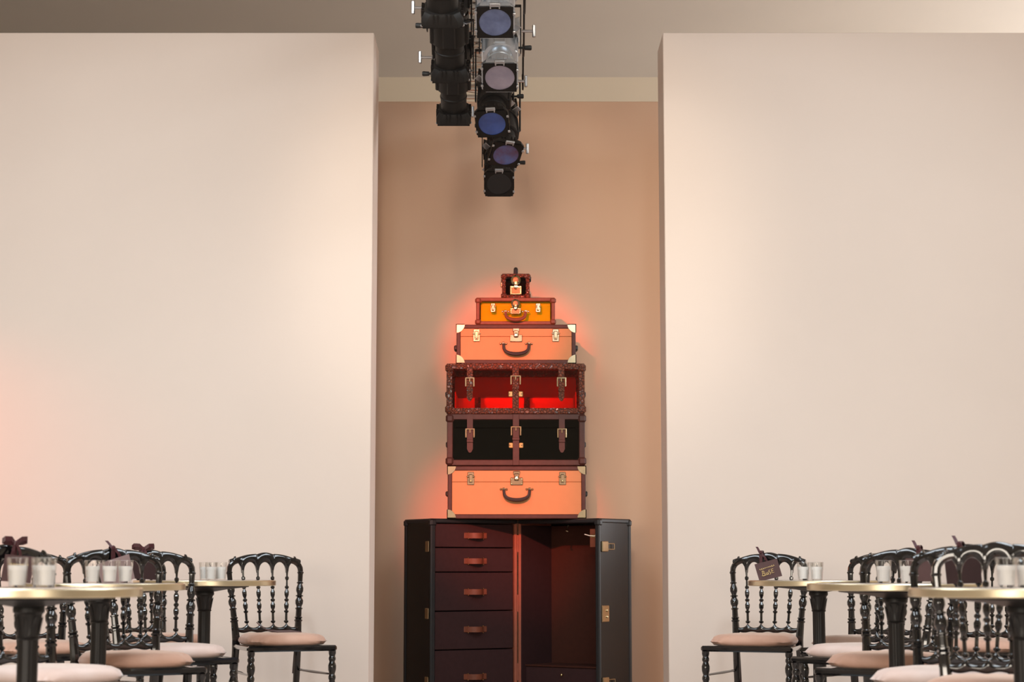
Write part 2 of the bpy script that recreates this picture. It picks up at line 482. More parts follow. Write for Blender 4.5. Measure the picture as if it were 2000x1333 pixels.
    for zz in (0.2, 0.6, 0.95): mb.lathe([(0.009, zz - 0.05), (0.009, zz + 0.05)], (0, 0.012, 0), 10)
    mb.build('hinge', 'rust_edge', root)
    mb = MB()
    for (x, y) in ((-0.40, -0.12), (0.35, -0.14), (-0.1, 0.15), (0.12, 0.15)): mb.box((x, y, 0.005), (0.05, 0.05, 0.012), 0.003)
    mb.build('feet', 'black_matte', root)
wardrobe_trunk()

# ------------------------------------------------------------------ stacked cases
YF = 11.10                                    # plane of the case fronts
def handle(parent, y, z, w=0.135, leather='dark_leather', drop=0.062):
    pts = []
    for k in range(13):
        a = PI * k / 12
        pts.append((-math.cos(a) * w / 2, y - 0.022 - 0.008 * math.sin(a), z - drop * math.sin(a) ** 0.55))
    rad = [0.0075 + 0.004 * math.sin(PI * k / 12) for k in range(13)]
    h = MB().tube(pts, rad, 8).build('handle', leather, parent)
    m = MB()
    for sx in (-1, 1):
        m.box((sx * w / 2, y - 0.014, z + 0.002), (0.020, 0.026, 0.014), 0.004)
        for d in (-0.017, 0.017):
            m.lathe([(0.0065, y + 0.002), (0.0065, y - 0.006), (0.003, y - 0.010)], (sx * w / 2 + d, 0, z + 0.002), 8, 'Y')
    m.build('handle_mount', 'brass_pale', h)

def corner_cap(root, x, y, z, sx, sy, sz, r, material, name='corner_cap'):
    """three rounded quarter plates meeting at one corner of a box"""
    t = 0.0035; b = MB()
    q = [(0, 0)] + [(r * math.cos(a), r * math.sin(a)) for a in [PI / 2 * k / 6 for k in range(7)]]
    def pl(f): b.prism([(p[0], p[1]) for p in q], 0, t) if False else None
    vs = []; n = len(q)
    for plane in range(3):
        V = []
        for dep in (-t, 0.0012):
            for (p, w2) in q:
                p, w2 = p - t, w2 - t
                if plane == 0: v = (p, dep, w2)
                elif plane == 1: v = (p, w2, dep)
                else: v = (dep, p, w2)
                V.append((x - sx * v[0], y - sy * v[1], z - sz * v[2]))
        F = [tuple(range(n)), tuple(range(2 * n - 1, n - 1, -1))]
        for i in range(n):
            j = (i + 1) % n; F.append((i, i + n, j + n, j))
        b.add(V, F)
    for d in (0.4,):
        b.lathe([(0.0035, 0), (0.0035, 0.004), (0.001, 0.006)], (x - sx * r * d, y + sy * 0.003 + (-0.004 if sy < 0 else 0), z - sz * r * d), 6, 'Y')
    return b.build(name, material, root)

def edge_bars(root, W, D, H, wid, t, material, name='leather_edge'):
    """twelve raised leather edges of a case; local origin = bottom centre of the front"""
    hw = W / 2
    for z in (wid / 2 - t / 2, H - wid / 2 + t / 2):
        for y in (wid / 2 - t, D - wid / 2 + t):
            MB().box((0, y, z), (W + 2 * t, wid, wid), 0.004).build(name, material, root)
        for sx in (-1, 1):
            MB().box((sx * (hw - wid / 2 + t), D / 2, z), (wid, D, wid), 0.004).build(name, material, root)
    for sx in (-1, 1):
        for y in (wid / 2 - t, D - wid / 2 + t):
            MB().box((sx * (hw - wid / 2 + t), y, H / 2), (wid, wid, H - wid), 0.004).build(name, material, root)

def small_latch(root, x, z, h=0.076, w=0.042, y=0.0):
    p = MB()
    p.box((x, y - 0.002, z - h * 0.22), (w, 0.006, h * 0.58), 0.003)
    p.box((x, y - 0.002, z + h * 0.33), (w * 0.9, 0.006, h * 0.30), 0.003)
    p.box((x, y - 0.008, z - h * 0.02), (w * 0.55, 0.010, h * 0.66), 0.004)
    p.box((x, y - 0.006, z + h * 0.14), (w * 1.15, 0.010, h * 0.10), 0.002)
    la = p.build('latch', 'brass_pale', root)
    MB().lathe([(w * 0.13, y - 0.010), (w * 0.13, y - 0.016), (w * 0.05, y - 0.018)], (x, 0, z - h * 0.22), 10, 'Y').build('latch_stud', 'brass', la)

def centre_lock(root, z, h=0.085, w=0.074, fancy=False, y=0.0, metal='brass_pale'):
    p = MB()
    p.box((0, y - 0.002, z - h * 0.24), (w, 0.007, h * 0.52), 0.006)
    if fancy:
        p.lathe([(w * 0.42, y + 0.001), (w * 0.42, y - 0.006), (w * 0.30, y - 0.010), (w * 0.16, y - 0.006)], (0, 0, z + h * 0.34), 16, 'Y')
        p.box((0, y - 0.007, z + h * 0.04), (w * 0.30, 0.010, h * 0.5), 0.004)
    else:
        p.box((0, y - 0.002, z + h * 0.34), (w * 0.55, 0.007, h * 0.26), 0.004)
        p.box((0, y - 0.007, z + h * 0.05), (w * 0.40, 0.010, h * 0.5), 0.004)
    la = p.build('lock', metal, root)
    if fancy:
        MB().box((0, y - 0.006, z - h * 0.26), (w * 0.74, 0.003, h * 0.34), 0.001).build('lock_inset', 'bronze', la)
        MB().lathe([(w * 0.24, y - 0.0075), (w * 0.24, y - 0.0105), (w * 0.20, y - 0.011)], (0, 0, z + h * 0.34), 14, 'Y').build('lock_inset', 'bronze', la)
    MB().lathe([(w * 0.19, y - 0.006), (w * 0.19, y - 0.016), (w * 0.13, y - 0.021), (w * 0.05, y - 0.022)], (0, 0, z - h * 0.04), 14, 'Y').build('lock_knob', 'brass_pale', la)
    k = MB()
    for sx in (-1, 1):
        for dz in (-0.42, -0.10):
            k.lathe([(0.0035, y - 0.004), (0.0035, y - 0.008), (0.001, y - 0.009)], (sx * w * 0.40, 0, z + h * dz), 8, 'Y')
    k.build('lock_rivets', 'brass', la)

def canvas_case(label, x, z, W, H, D, yf, hz, lz, wid=0.026, cap_r=0.052, hw=0.15):
    root = thing('hard_suitcase', label, 'suitcase', (x, yf, z))
    seam = H * 0.70
    MB().box((0, D / 2, seam / 2), (W - 0.004, D - 0.004, seam - 0.0015), 0.002).build('case_base', 'canvas', root)
    MB().box((0, D / 2, (H + seam) / 2), (W - 0.004, D - 0.004, H - seam - 0.0015), 0.002).build('case_lid', 'canvas', root)
    MB().box((0, D / 2, seam), (W - 0.010, D - 0.010, 0.004)).build('lid_seam', 'seam_dark', root)
    edge_bars(root, W, D, H, wid, 0.003, 'brown_leather')
    for sx in (-1, 1):
        for y, sy in ((-0.003, -1), (D + 0.003, 1)):
            for zz, sz in ((0.0015, -1), (H + 0.0008, 1)):
                corner_cap(root, sx * (W / 2 + 0.003), y, zz + (0.002 if sz < 0 else 0), sx, sy, sz, cap_r, 'brass_pale', 'brass_corner')
        small_latch(root, sx * W * 0.335, lz - 0.002)
        MB().box((sx * (W / 2 + 0.012), D * 0.5, H * 0.5), (0.022, 0.10, 0.030), 0.006).build('side_handle', 'black_matte', root)
    centre_lock(root, lz)
    handle(root, 0, hz, hw)
    return root

def strap(root, x, y, z_top, z_end, z_buckle, wd, leather, H, full=False):
    b = MB()
    if full:
        b.box((x, y - 0.003, H / 2), (wd, 0.006, H), 0.002)
    else:
        zc = (z_top + z_end) / 2
        b.prism([(x - wd / 2, z_top), (x + wd / 2, z_top), (x + wd / 2, z_end + 0.022), (x + wd * 0.22, z_end + 0.003), (x, z_end), (x - wd * 0.22, z_end + 0.003), (x - wd / 2, z_end + 0.022)], y - 0.006, y)
    st = b.build('strap', leather, root)
    f = MB(); bw, bh, t = wd * 1.65, 0.052, 0.009
    f.box((x, y - 0.010, z_buckle + bh / 2), (bw, 0.010, t), 0.003)
    for sx in (-1, 1): f.box((x + sx * (bw / 2 - t / 2), y - 0.010, z_buckle), (t, 0.010, bh), 0.003)
    f.box((x, y - 0.011, z_buckle + bh * 0.25), (0.006, 0.008, bh * 0.42), 0.002)
    f.build('buckle', 'brass_pale', st)
    MB().box((x, y - 0.009, z_buckle - bh * 0.85), (wd * 1.12, 0.008, 0.016), 0.002).build('strap_loop', leather, st)

def acrylic_trunk(label, x, z, W, H, D, yf, acrylic, leather, wid=0.034, tray=False, hard_z=0.115):
    root = thing('acrylic_luggage', label, 'luggage', (x, yf, z))
    edge_bars(root, W, D, H, wid, 0.002, leather, 'leather_edge')
    hw = W / 2; t = 0.004; i = wid * 0.6
    seam = H * 0.73
    for y in (0.008, D - 0.008):
        for z0, z1 in ((i, seam - 0.001), (seam + 0.001, H - i)):
            MB().box((0, y, (z0 + z1) / 2), (W - 2 * i, t, z1 - z0)).build('acrylic_pane', acrylic, root, 0)
    for sx in (-1, 1):
        MB().box((sx * (hw - 0.008), D / 2, H / 2), (t, D - 2 * i, H - 2 * i)).build('acrylic_pane', acrylic, root, 0)
    for zz in (0.008, H - 0.008):
        MB().box((0, D / 2, zz), (W - 2 * i, D - 2 * i, t)).build('acrylic_pane', acrylic, root, 0)
    # leather corner caps
    for sx in (-1, 1):
        for y in (0.012, D - 0.012):
            for zz in (0.0255, H - 0.0255):
                MB().box((sx * (hw - 0.014), y, zz), (0.048, 0.048, 0.050), 0.012).build('corner_cap', leather, root)
    for sx in (-1, 1):
        strap(root, sx * 0.268, -0.002, H - 0.002, H * 0.245, H * 0.62, 0.034, leather, H)
        MB().box((sx * 0.268, D + 0.003, H / 2), (0.034, 0.006, H - 0.004), 0.002).build('rear_strap', leather, root)
    strap(root, 0, -0.002, 0, 0, H * 0.66, 0.038, leather, H, True)
    for sx in (-1, 1):
        h = MB().box((sx * 0.030, -0.006, H * 0.39), (0.026, 0.010, 0.034), 0.004).build('strap_keeper', 'brass', root)
        MB().lathe([(0.0045, -0.009), (0.0045, -0.014), (0.002, -0.016)], (sx * 0.034, 0, H * 0.39), 8, 'Y').build('keeper_stud', 'brass_pale', h)
        MB().box((sx * (hw + 0.008), D * 0.5, H * 0.45), (0.016, 0.12, 0.030), 0.005).build('side_handle', 'black_matte', root)
    if tray:
        th = H * 0.40
        tr = MB()
        tr.box((0, D / 2, 0.018), (W - 0.09, D - 0.08, 0.006), 0.001)
        tr.box((0, D - 0.045, th / 2 + 0.015), (W - 0.09, 0.006, th), 0.001)
        for sx in (-1, 1): tr.box((sx * (hw - 0.048), D / 2, th / 2 + 0.015), (0.006, D - 0.09, th), 0.001)
        tr.build('inner_tray', 'cream_lining', root)
        MB().box((0, D - 0.03, H / 2), (W - 0.07, 0.004, H - 0.06), 0.001).build('back_lining', 'tan_canvas', root)  # panel added behind the tray to lighten the upper interior
        for sx in (-0.23, 0.07): MB().box((sx, D - 0.052, th / 2 + 0.02), (0.036, 0.004, th), 0.001).build('tray_strap', leather, root)
    return root

canvas_case('large tan canvas suitcase at the bottom of the stack, directly on the wardrobe trunk', 0.027, 1.092, 0.796, 0.302, 0.52, YF, 0.168, 0.235)
acrylic_trunk('smoked black acrylic trunk with smooth brown leather edges, under the red one', 0.023, 1.3995, 0.800, 0.300, 0.52, YF, 'smoked_acrylic', 'brown_leather')
acrylic_trunk('translucent red acrylic trunk with glossy crocodile leather edges, on the black trunk', 0.021, 1.7020, 0.804, 0.294, 0.52, YF, 'red_acrylic', 'croc_leather', tray=True)
canvas_case('medium tan canvas suitcase on top of the red acrylic trunk', 0.024, 1.9985, 0.694, 0.229, 0.46, YF + 0.02, 0.116, 0.170, wid=0.024)

def acrylic_case(label, x, z, W, H, D, yf, acrylic, leather, small=False):
    root = thing('acrylic_case', label, 'suitcase', (x, yf, z))
    wid = 0.022
    edge_bars(root, W, D, H, wid, 0.002, leather)
    hw = W / 2; i = wid * 0.6; seam = H * 0.74
    for y in (0.006, D - 0.006):
        for z0, z1 in ((i, seam - 0.0012), (seam + 0.0012, H - i)):
            MB().box((0, y, (z0 + z1) / 2), (W - 2 * i, 0.004, z1 - z0)).build('acrylic_pane', acrylic, root, 0)
    for sx in (-1, 1): MB().box((sx * (hw - 0.006), D / 2, H / 2), (0.004, D - 2 * i, H - 2 * i)).build('acrylic_pane', acrylic, root, 0)
    for zz in (0.006, H - 0.006): MB().box((0, D / 2, zz), (W - 2 * i, D - 2 * i, 0.004)).build('acrylic_pane', acrylic, root, 0)
    for sx in (-1, 1):
        for y in (0.008, D - 0.008):
            for zz in (0.0165, H - 0.0165):
                MB().box((sx * (hw - 0.010), y, zz), (0.036, 0.036, 0.033), 0.009).build('corner_cap', leather, root)
    if small:
        centre_lock(root, H * 0.50, 0.105, 0.070, True, metal='brass_dull')
        for sx in (-1, 1): MB().box((sx * (hw + 0.006), 0.07, H * (0.62 if sx < 0 else 0.85)), (0.012, 0.04, 0.030), 0.004).build('side_latch', 'brass_pale' if sx < 0 else 'black_matte', root)
        b = MB(); b.tube([(-0.0, 0.045, H), (-0.0, 0.045, H + 0.026), (0, 0.06, H + 0.036), (0, 0.10, H + 0.036), (0, 0.115, H + 0.026), (0, 0.115, H)], 0.013, 8)
        b.build('top_handle', 'black_matte', root)
    else:
        MB().box((0, 0.045, H / 2), (W - 0.05, 0.004, H - 0.045), 0.001).build('inner_lining', 'cream_lining', root)
        for sx in (-1, 1): small_latch(root, sx * 0.133, H * 0.63, 0.055, 0.030)
        centre_lock(root, H * 0.62, 0.075, 0.064, True, metal='brass_dull')
        handle(root, 0, H * 0.47, 0.118, 'tan_leather', 0.05)
    return root
acrylic_case('yellow acrylic case with reddish brown leather edges, second from the top', 0.021, 2.2330, 0.462, 0.1600, 0.32, YF + 0.05, 'yellow_acrylic', 'tan_leather')
acrylic_case('small square dark box with a big brass lock, at the top of the stack', 0.0225, 2.3948, 0.160, 0.148, 0.17, YF + 0.09, 'amber_dark_acrylic', 'croc_leather', True)

# ------------------------------------------------------------------ chairs
def post_path(s):
    """rear leg and back post in one: list of points and radii"""
    pts = []; rad = []
    def add(z, r):
        if z >= 0.46:
            a = (z - 0.46) / 0.36
            x = 0.156 + 0.030 * a; y = 0.188 + 0.052 * a
        else:
            a = (0.46 - z) / 0.46
            x = 0.156 + 0.010 * a; y = 0.188 + 0.085 * a ** 1.6
        pts.append((s * x, y, z)); rad.append(r)
    def ring(z, r0, r1, h=0.006):
        add(z - h, r0); add(z - h * 0.45, r1); add(z + h * 0.45, r1); add(z + h, r0)
    for z in (0, 0.1, 0.2, 0.3, 0.4): add(z, 0.0135 + z * 0.012)
    add(0.46, 0.020); add(0.52, 0.0175)
    ring(0.548, 0.0165, 0.0205); ring(0.562, 0.0150, 0.0190)
    add(0.575, 0.0150); add(0.595, 0.0145)
    ring(0.606, 0.0145, 0.0185, 0.005)
    add(0.616, 0.013); add(0.630, 0.0195); add(0.645, 0.0205); add(0.658, 0.014)
    ring(0.668, 0.012, 0.0190, 0.005)
    add(0.678, 0.0125); add(0.692, 0.0185); add(0.706, 0.0185); add(0.722, 0.0125)
    ring(0.732, 0.012, 0.0165, 0.005)
    add(0.745, 0.0125); add(0.772, 0.0130)
    ring(0.782, 0.0135, 0.0165, 0.005)
    # bend into the crest rail
    x0, y0, z0 = pts[-1]
    for k in range(1, 7):
        a = (PI / 2) * k / 6
        pts.append((x0 - s * 0.055 * (1 - math.cos(a)), y0 + 0.006 * math.sin(a), 0.792 + 0.050 * math.sin(a))); rad.append(0.0140)
    return pts, rad

def chair_meshes():
    m = {}
    for s in (-1, 1):
        p, r = post_path(s)
        m['post%d' % s] = MB().tube(p, r, 10).mesh('back_post', 'lacquer')
    BX = [-0.114, -0.038, 0.038, 0.114]
    yb = lambda z: 0.188 + 0.052 * (z - 0.46) / 0.36
    def crest_top(x):
        a = abs(x)
        if a > 0.150: return 0.858 - (a - 0.150) * 0.35 + (0.006 if a < 0.158 else 0)
        if a > 0.045: return 0.853 + 0.022 * math.sin(PI / 2 * (0.150 - a) / 0.105) ** 0.9
        return 0.872 + 0.010 * math.cos(PI / 2 * a / 0.045)
    def crest_bot(x):
        u = (x + 0.190) / 0.076
        fr = u - math.floor(u)
        g = min(1.0, abs(2 * fr - 1) / 0.86)
        return 0.781 + 0.053 * math.sqrt(max(0, 1 - g * g))
    xs = [-0.182 + 0.364 * k / 150 for k in range(151)]
    m['crest'] = MB().strip(xs, crest_top, lambda x: crest_bot(x) if abs(x) < 0.152 else max(crest_bot(x), 0.826), yb(0.835) - 0.010, yb(0.835) + 0.010, 0.003).mesh('crest_rail', 'lacquer', 50)
    def low_top(x):
        tips = [-0.167] + [b * 0.88 for b in BX] + [0.167]
        for a, b in zip(tips, tips[1:]):
            if a <= x <= b:
                g = min(1.0, abs(2 * (x - a) / (b - a) - 1) / 0.93)
                return 0.516 + 0.022 * (1 - math.sqrt(max(0, 1 - g * g)))
        return 0.538
    xs2 = [-0.158 + 0.316 * k / 70 for k in range(71)]
    m['lower'] = MB().strip(xs2, low_top, lambda x: 0.494 + 0.003 * math.cos(x * 80), yb(0.515) - 0.009, yb(0.515) + 0.009, 0.002).mesh('lower_rail', 'lacquer', 50)
    for i, b in enumerate(BX):
        prof = [(0.536, .006), (0.541, .0095), (0.547, .0095), (0.551, .0065), (0.585, .0062), (0.590, .0095), (0.596, .0095), (0.600, .0055),
                (0.612, .009), (0.626, .0100), (0.640, .0060), (0.646, .0092), (0.652, .0092), (0.658, .0055), (0.672, .0088), (0.688, .0095), (0.702, .0055),
                (0.708, .0085), (0.714, .0085), (0.720, .0050), (0.745, .0045), (0.750, .0078), (0.760, .0080), (0.766, .0046), (0.795, .0062)]
        pts = [(b * 0.88 + b * 0.12 * (z - 0.536) / 0.26, yb(z), z) for z, r in prof]
        m['bal%d' % i] = MB().tube(pts, [r * (1.25 if r > 0.007 else 1.0) for z, r in prof], 8).mesh('baluster', 'lacquer')
    # seat frame: front, side and back rails
    m['frail'] = MB().box((0, -0.200, 0.428), (0.440, 0.030, 0.027), 0.008).mesh('seat_rail', 'lacquer')
    m['brail'] = MB().box((0, 0.188, 0.428), (0.320, 0.026, 0.024), 0.006).mesh('seat_rail', 'lacquer')
    for s in (-1, 1):
        m['srail%d' % s] = MB().tube([(s * 0.205, -0.196, 0.428), (s * 0.158, 0.186, 0.428)], 0.0135, 8).mesh('seat_rail', 'lacquer')
    n = MB(); n.add([(-0.2, -0.19, 0.434), (0.2, -0.19, 0.434), (0.155, 0.18, 0.434), (-0.155, 0.18, 0.434),
                     (-0.2, -0.19, 0.440), (0.2, -0.19, 0.440), (0.155, 0.18, 0.440), (-0.155, 0.18, 0.440)],
                    [(0, 3, 2, 1), (4, 5, 6, 7), (0, 1, 5, 4), (1, 2, 6, 5), (2, 3, 7, 6), (3, 0, 4, 7)])
    m['seat'] = n.mesh('seat_board', 'lacquer', 0)
    # pillow cushion
    for nm in ('velvet_sheen_pale', 'velvet_sheen_peach'):
        N = 16; vs = []; fs = []
        def P(u, v, top):
            a = max(abs(u), abs(v)); q = (abs(u) ** 5 + abs(v) ** 5) ** 0.2
            sc = a / q if q > 0 else 1
            uu, vv = u * sc, v * sc
            h = (1 - min(1, q) ** 7.0) ** 0.42 if a < 0.999 else 0
            half = 0.206 + (0.168 - 0.206) * (vv + 1) / 2
            z = 0.460 + (0.036 * h if top else -0.0185 * min(1, h * 1.5))
            return (uu * half * 1.0, -0.012 + vv * 0.194, z)
        for top in (1, 0):
            for i in range(N + 1):
                for j in range(N + 1):
                    uu = math.sin((i / N - 0.5) * PI); vv = math.sin((j / N - 0.5) * PI)
                    vs.append(P(uu, vv, top))
        K = (N + 1) ** 2
        for t in (0, 1):
            for i in range(N):
                for j in range(N):
                    a = t * K + i * (N + 1) + j
                    fs.append((a, a + 1, a + N + 2, a + N + 1))
        mm = MB().add(vs, fs)
        me = mm.mesh('cushion', nm, 60)
        bm = bmesh.new(); bm.from_mesh(me)
        bmesh.ops.remove_doubles(bm, verts=bm.verts, dist=0.0004)
        bmesh.ops.recalc_face_normals(bm, faces=bm.faces); bm.to_mesh(me); bm.free(); me.shade_smooth()
        m[nm] = me
    lp = [(0.0, .011), (0.02, .012), (0.03, .016), (0.045, .016), (0.055, .011), (0.12, .013), (0.17, .012), (0.18, .017), (0.19, .017), (0.20, .012),
          (0.225, .018), (0.250, .0205), (0.275, .014), (0.285, .018), (0.295, .018), (0.305, .013), (0.325, .019), (0.345, .020), (0.365, .013), (0.373, .0175),
          (0.381, .0175), (0.390, .014), (0.402, .018), (0.416, .018)]
    for s in (-1, 1):
        m['fleg%d' % s] = MB().lathe([(r, z) for z, r in lp], (s * 0.200, -0.198, 0), 10).mesh('front_leg', 'lacquer')
        m['sstr%d' % s] = MB().tube([(s * 0.200, -0.19, 0.305), (s * 0.178, 0.02, 0.307), (s * 0.160, 0.205, 0.310)], [.005, .0075, .005], 8).mesh('stretcher', 'lacquer')
    m['fstr'] = MB().tube([(-0.19, -0.198, 0.240), (0, -0.198, 0.240), (0.19, -0.198, 0.240)], [.006, .009, .006], 8).mesh('stretcher', 'lacquer')
    for s in (-1, 1):
        m['tie%d' % s] = MB().tube([(s * 0.140, 0.172, 0.455), (s * 0.150, 0.205, 0.430), (s * 0.148, 0.212, 0.36), (s * 0.142, 0.208, 0.27 + s * 0.02)], 0.0045, 6, flat=(1, 0.35)).mesh('cushion_tie', 'ribbon')
    return m
CM = chair_meshes()
PARTS = [('post-1', 'back_post'), ('post1', 'back_post'), ('crest', 'crest_rail'), ('lower', 'lower_rail'),
         ('bal0', 'baluster'), ('bal1', 'baluster'), ('bal2', 'baluster'), ('bal3', 'baluster'),
         ('frail', 'seat_rail'), ('brail', 'seat_rail'), ('srail-1', 'seat_rail'), ('srail1', 'seat_rail'), ('seat', 'seat_board'),
         ('fleg-1', 'front_leg'), ('fleg1', 'front_leg'), ('sstr-1', 'stretcher'), ('sstr1', 'stretcher'), ('fstr', 'stretcher'),
         ('tie-1', 'cushion_tie'), ('tie1', 'cushion_tie')]
CH = {}
def chair(key, x, y, deg, cushion, label, side):
    t = thing('ballroom_chair', label, 'chair', (x, y, 0), R(deg), 'black lacquered chairs on the %s of the recess' % side)
    for k, nm in PARTS: inst(CM[k], nm, t)
    inst(CM[cushion], 'cushion', t)
    CH[key] = t
    return t
chair('La', -1.119, 9.26, 25, 'velvet_sheen_peach', 'black lacquered chair beside the recess on the left, card lying on its seat', 'left')
chair('E', -1.703, 9.206, 42.3, 'velvet_sheen_peach', 'black lacquered chair against the left wall, mostly hidden behind two nearer chair backs', 'left')
chair('B', -1.409, 7.945, 31, 'velvet_sheen_pale', 'black lacquered chair with a dark bow and card, just before the farthest left table', 'left')
chair('A', -1.419, 7.2, 29.8, 'velvet_sheen_peach', 'black lacquered chair with peach seat behind the middle left table', 'left')
chair('C', -1.484, 6.17, 50.7, 'velvet_sheen_pale', 'nearest black lacquered chair on the left, pale seat cut by the frame bottom', 'left')
chair('D', -2.051, 8.30, 27, 'velvet_sheen_peach', 'black lacquered chair at the left picture edge, seen through the nearest chair back', 'left')
chair('F', 1.171, 9.19, -22.1, 'velvet_sheen_peach', 'black lacquered chair beside the recess on the right, tilted name card on its back', 'right')
chair('K', 1.628, 8.925, -37.5, 'velvet_sheen_pale', 'black lacquered chair behind the farthest right table, close to the right wall', 'right')
chair('J', 1.454, 7.95, -51.5, 'velvet_sheen_pale', 'black lacquered pale-seated chair just in front of the farthest right table', 'right')
chair('G', 1.399, 7.14, -30.3, 'velvet_sheen_peach', 'black lacquered chair with peach seat behind the middle right table', 'right')
chair('H1', 1.361, 6.06, -32, 'velvet_sheen_pale', 'black lacquered chair between the middle and nearest right tables, pale seat', 'right')
chair('H2', 1.387, 5.54, -18, 'velvet_sheen_peach', 'nearest black lacquered chair on the right, its back right behind the nearest table', 'right')
chair('M', 2.086, 8.50, -32.5, 'velvet_sheen_peach', 'black lacquered chair far back at the right picture edge', 'right')

# ------------------------------------------------------------------ bistro tables
def table_meshes():
    m = {}
    m['top'] = MB().lathe([(0.0, 0.729), (0.296, 0.729), (0.297, 0.748), (0.294, 0.7495), (0.0, 0.7495)], (0, 0, 0), 64, cap=False).mesh('table_top', 'stone_top')
    m['rim'] = MB().lathe([(0.292, 0.727), (0.299, 0.726), (0.3015, 0.729), (0.3015, 0.747), (0.299, 0.750), (0.295, 0.7502)], (0, 0, 0), 64, cap=False).mesh('brass_rim', 'brass_rim')
    m['under'] = MB().lathe([(0.0, 0.729), (0.20, 0.7285), (0.195, 0.720), (0.10, 0.710), (0.045, 0.700), (0.0, 0.700)], (0, 0, 0), 32, cap=False).mesh('support_plate', 'cast_iron')
    # fluted column
    n = 48; prof = [(0.034, 0.06), (0.030, 0.12), (0.029, 0.43), (0.0275, 0.455), (0.0275, 0.62)]
    vs = []; fs = []
    for r, h in prof:
        for k in range(n):
            a = 2 * PI * k / n; rr = r * (1 - 0.07 * (0.5 + 0.5 * math.cos(12 * a)))
            vs.append((rr * math.cos(a), rr * math.sin(a), h))
    for i in range(len(prof) - 1):
        for k in range(n):
            fs.append((i * n + k, i * n + (k + 1) % n, (i + 1) * n + (k + 1) % n, (i + 1) * n + k))
    m['col'] = MB().add(vs, fs).mesh('column', 'cast_iron', 60)
    m['ring'] = MB().lathe([(0.027, 0.425), (0.035, 0.428), (0.037, 0.437), (0.035, 0.446), (0.030, 0.450), (0.0275, 0.455)], (0, 0, 0), 24, cap=False).mesh('column_ring', 'cast_iron')
    cp = MB(); cp.lathe([(0.028, 0.612), (0.032, 0.616), (0.029, 0.622), (0.031, 0.65), (0.036, 0.68), (0.042, 0.686), (0.042, 0.696), (0.040, 0.702), (0.050, 0.712)], (0, 0, 0), 24, cap=False)
    m['cap'] = cp.mesh('capital', 'cast_iron')
    lf = MB()                                         # one carved leaf, copied round the capital
    lf.add([(-0.006, -0.0280, 0.620), (0.006, -0.0280, 0.620), (-0.0085, -0.0310, 0.645), (0.0085, -0.0310, 0.645), (-0.006, -0.0350, 0.668), (0.006, -0.0350, 0.668), (0, -0.0400, 0.676),
            (0, -0.0305, 0.622), (0, -0.0345, 0.645), (0, -0.0385, 0.666), (0, -0.026, 0.640)],
           [(0, 7, 8, 2), (7, 1, 3, 8), (2, 8, 9, 4), (8, 3, 5, 9), (4, 9, 6), (9, 5, 6), (0, 2, 10), (1, 10, 3), (2, 4, 10), (3, 10, 5), (4, 6, 10), (5, 10, 6)])
    m['leaf'] = lf.mesh('capital_leaf', 'cast_iron', 50)
    m['base'] = MB().lathe([(0.145, 0.0), (0.150, 0.008), (0.145, 0.018), (0.10, 0.030), (0.06, 0.050), (0.042, 0.075), (0.034, 0.080)], (0, 0, 0), 40).mesh('base', 'cast_iron')
    return m
TM = table_meshes()
def table(x, y, scale, label, side):
    t = thing('bistro_table', label, 'table', (x, y, 0), 0, 'round brass-rimmed tables on the %s' % side)
    inst(TM['top'], 'table_top', t, scale=(scale, scale, 1)); inst(TM['rim'], 'brass_rim', t, scale=(scale, scale, 1))
    for k, n in (('under', 'support_plate'), ('col', 'column'), ('ring', 'column_ring'), ('base', 'base')): inst(TM[k], n, t)
    c = inst(TM['cap'], 'capital', t)
    for k in range(8): inst(TM['leaf'], 'capital_leaf', c, rot=(0, 0, 2 * PI * k / 8))
TABS = {
    'L3': (-1.375, 8.60, 1.05, 'farthest round brass-rimmed table on the left, next to the recess', 'left'),
    'L2': (-1.452, 6.77, 0.99, 'middle round brass-rimmed table on the left', 'left'),
    'L1': (-1.293, 5.15, 0.99, 'nearest round brass-rimmed table at the left picture edge', 'left'),
    'R3': (1.358, 8.52, 1.026, 'farthest round brass-rimmed table on the right, next to the recess', 'right'),
    'R2': (1.340, 6.72, 1.015, 'middle round brass-rimmed table on the right', 'right'),
    'R1': (1.366, 5.15, 0.99, 'nearest round brass-rimmed table at the right picture edge', 'right')}
for k, a in TABS.items(): table(*a)

# ------------------------------------------------------------------ candles in glasses
GL = MB(); GL.lathe([(0.0, 0.0), (0.0220, 0.0), (0.0232, 0.003), (0.0285, 0.080), (0.0278, 0.0805), (0.0262, 0.079), (0.0212, 0.006), (0.0, 0.006)], (0, 0, 0), 28, cap=False)
G_ME = GL.mesh('glass', 'clear_glass', 40)
WX = MB(); WX.lathe([(0.0, 0.0068), (0.0210, 0.0068), (0.0249, 0.059), (0.0240, 0.0600), (0.008, 0.0585), (0.0, 0.0585)], (0, 0, 0), 28, cap=False)
W_ME = WX.mesh('wax', 'wax', 40)
K_ME = MB().tube([(0, 0, 0.058), (0.0005, 0, 0.064), (0.0015, 0.001, 0.069)], 0.001, 6).mesh('wick', 'wick')
def candle(tk, dx, dy, label):
    tx, ty = TABS[tk][:2]
    t = thing('candle_glass', label, 'candle', (tx + dx, ty + dy, 0.7502), random.random() * 6, 'white candles in glasses on the tables')
    inst(G_ME, 'glass', t); w_ = inst(W_ME, 'wax', t); inst(K_ME, 'wick', w_)
ORD = {'L1': 'nearest left table', 'L2': 'middle left table', 'L3': 'farthest left table', 'R1': 'nearest right table', 'R2': 'middle right table', 'R3': 'farthest right table'}
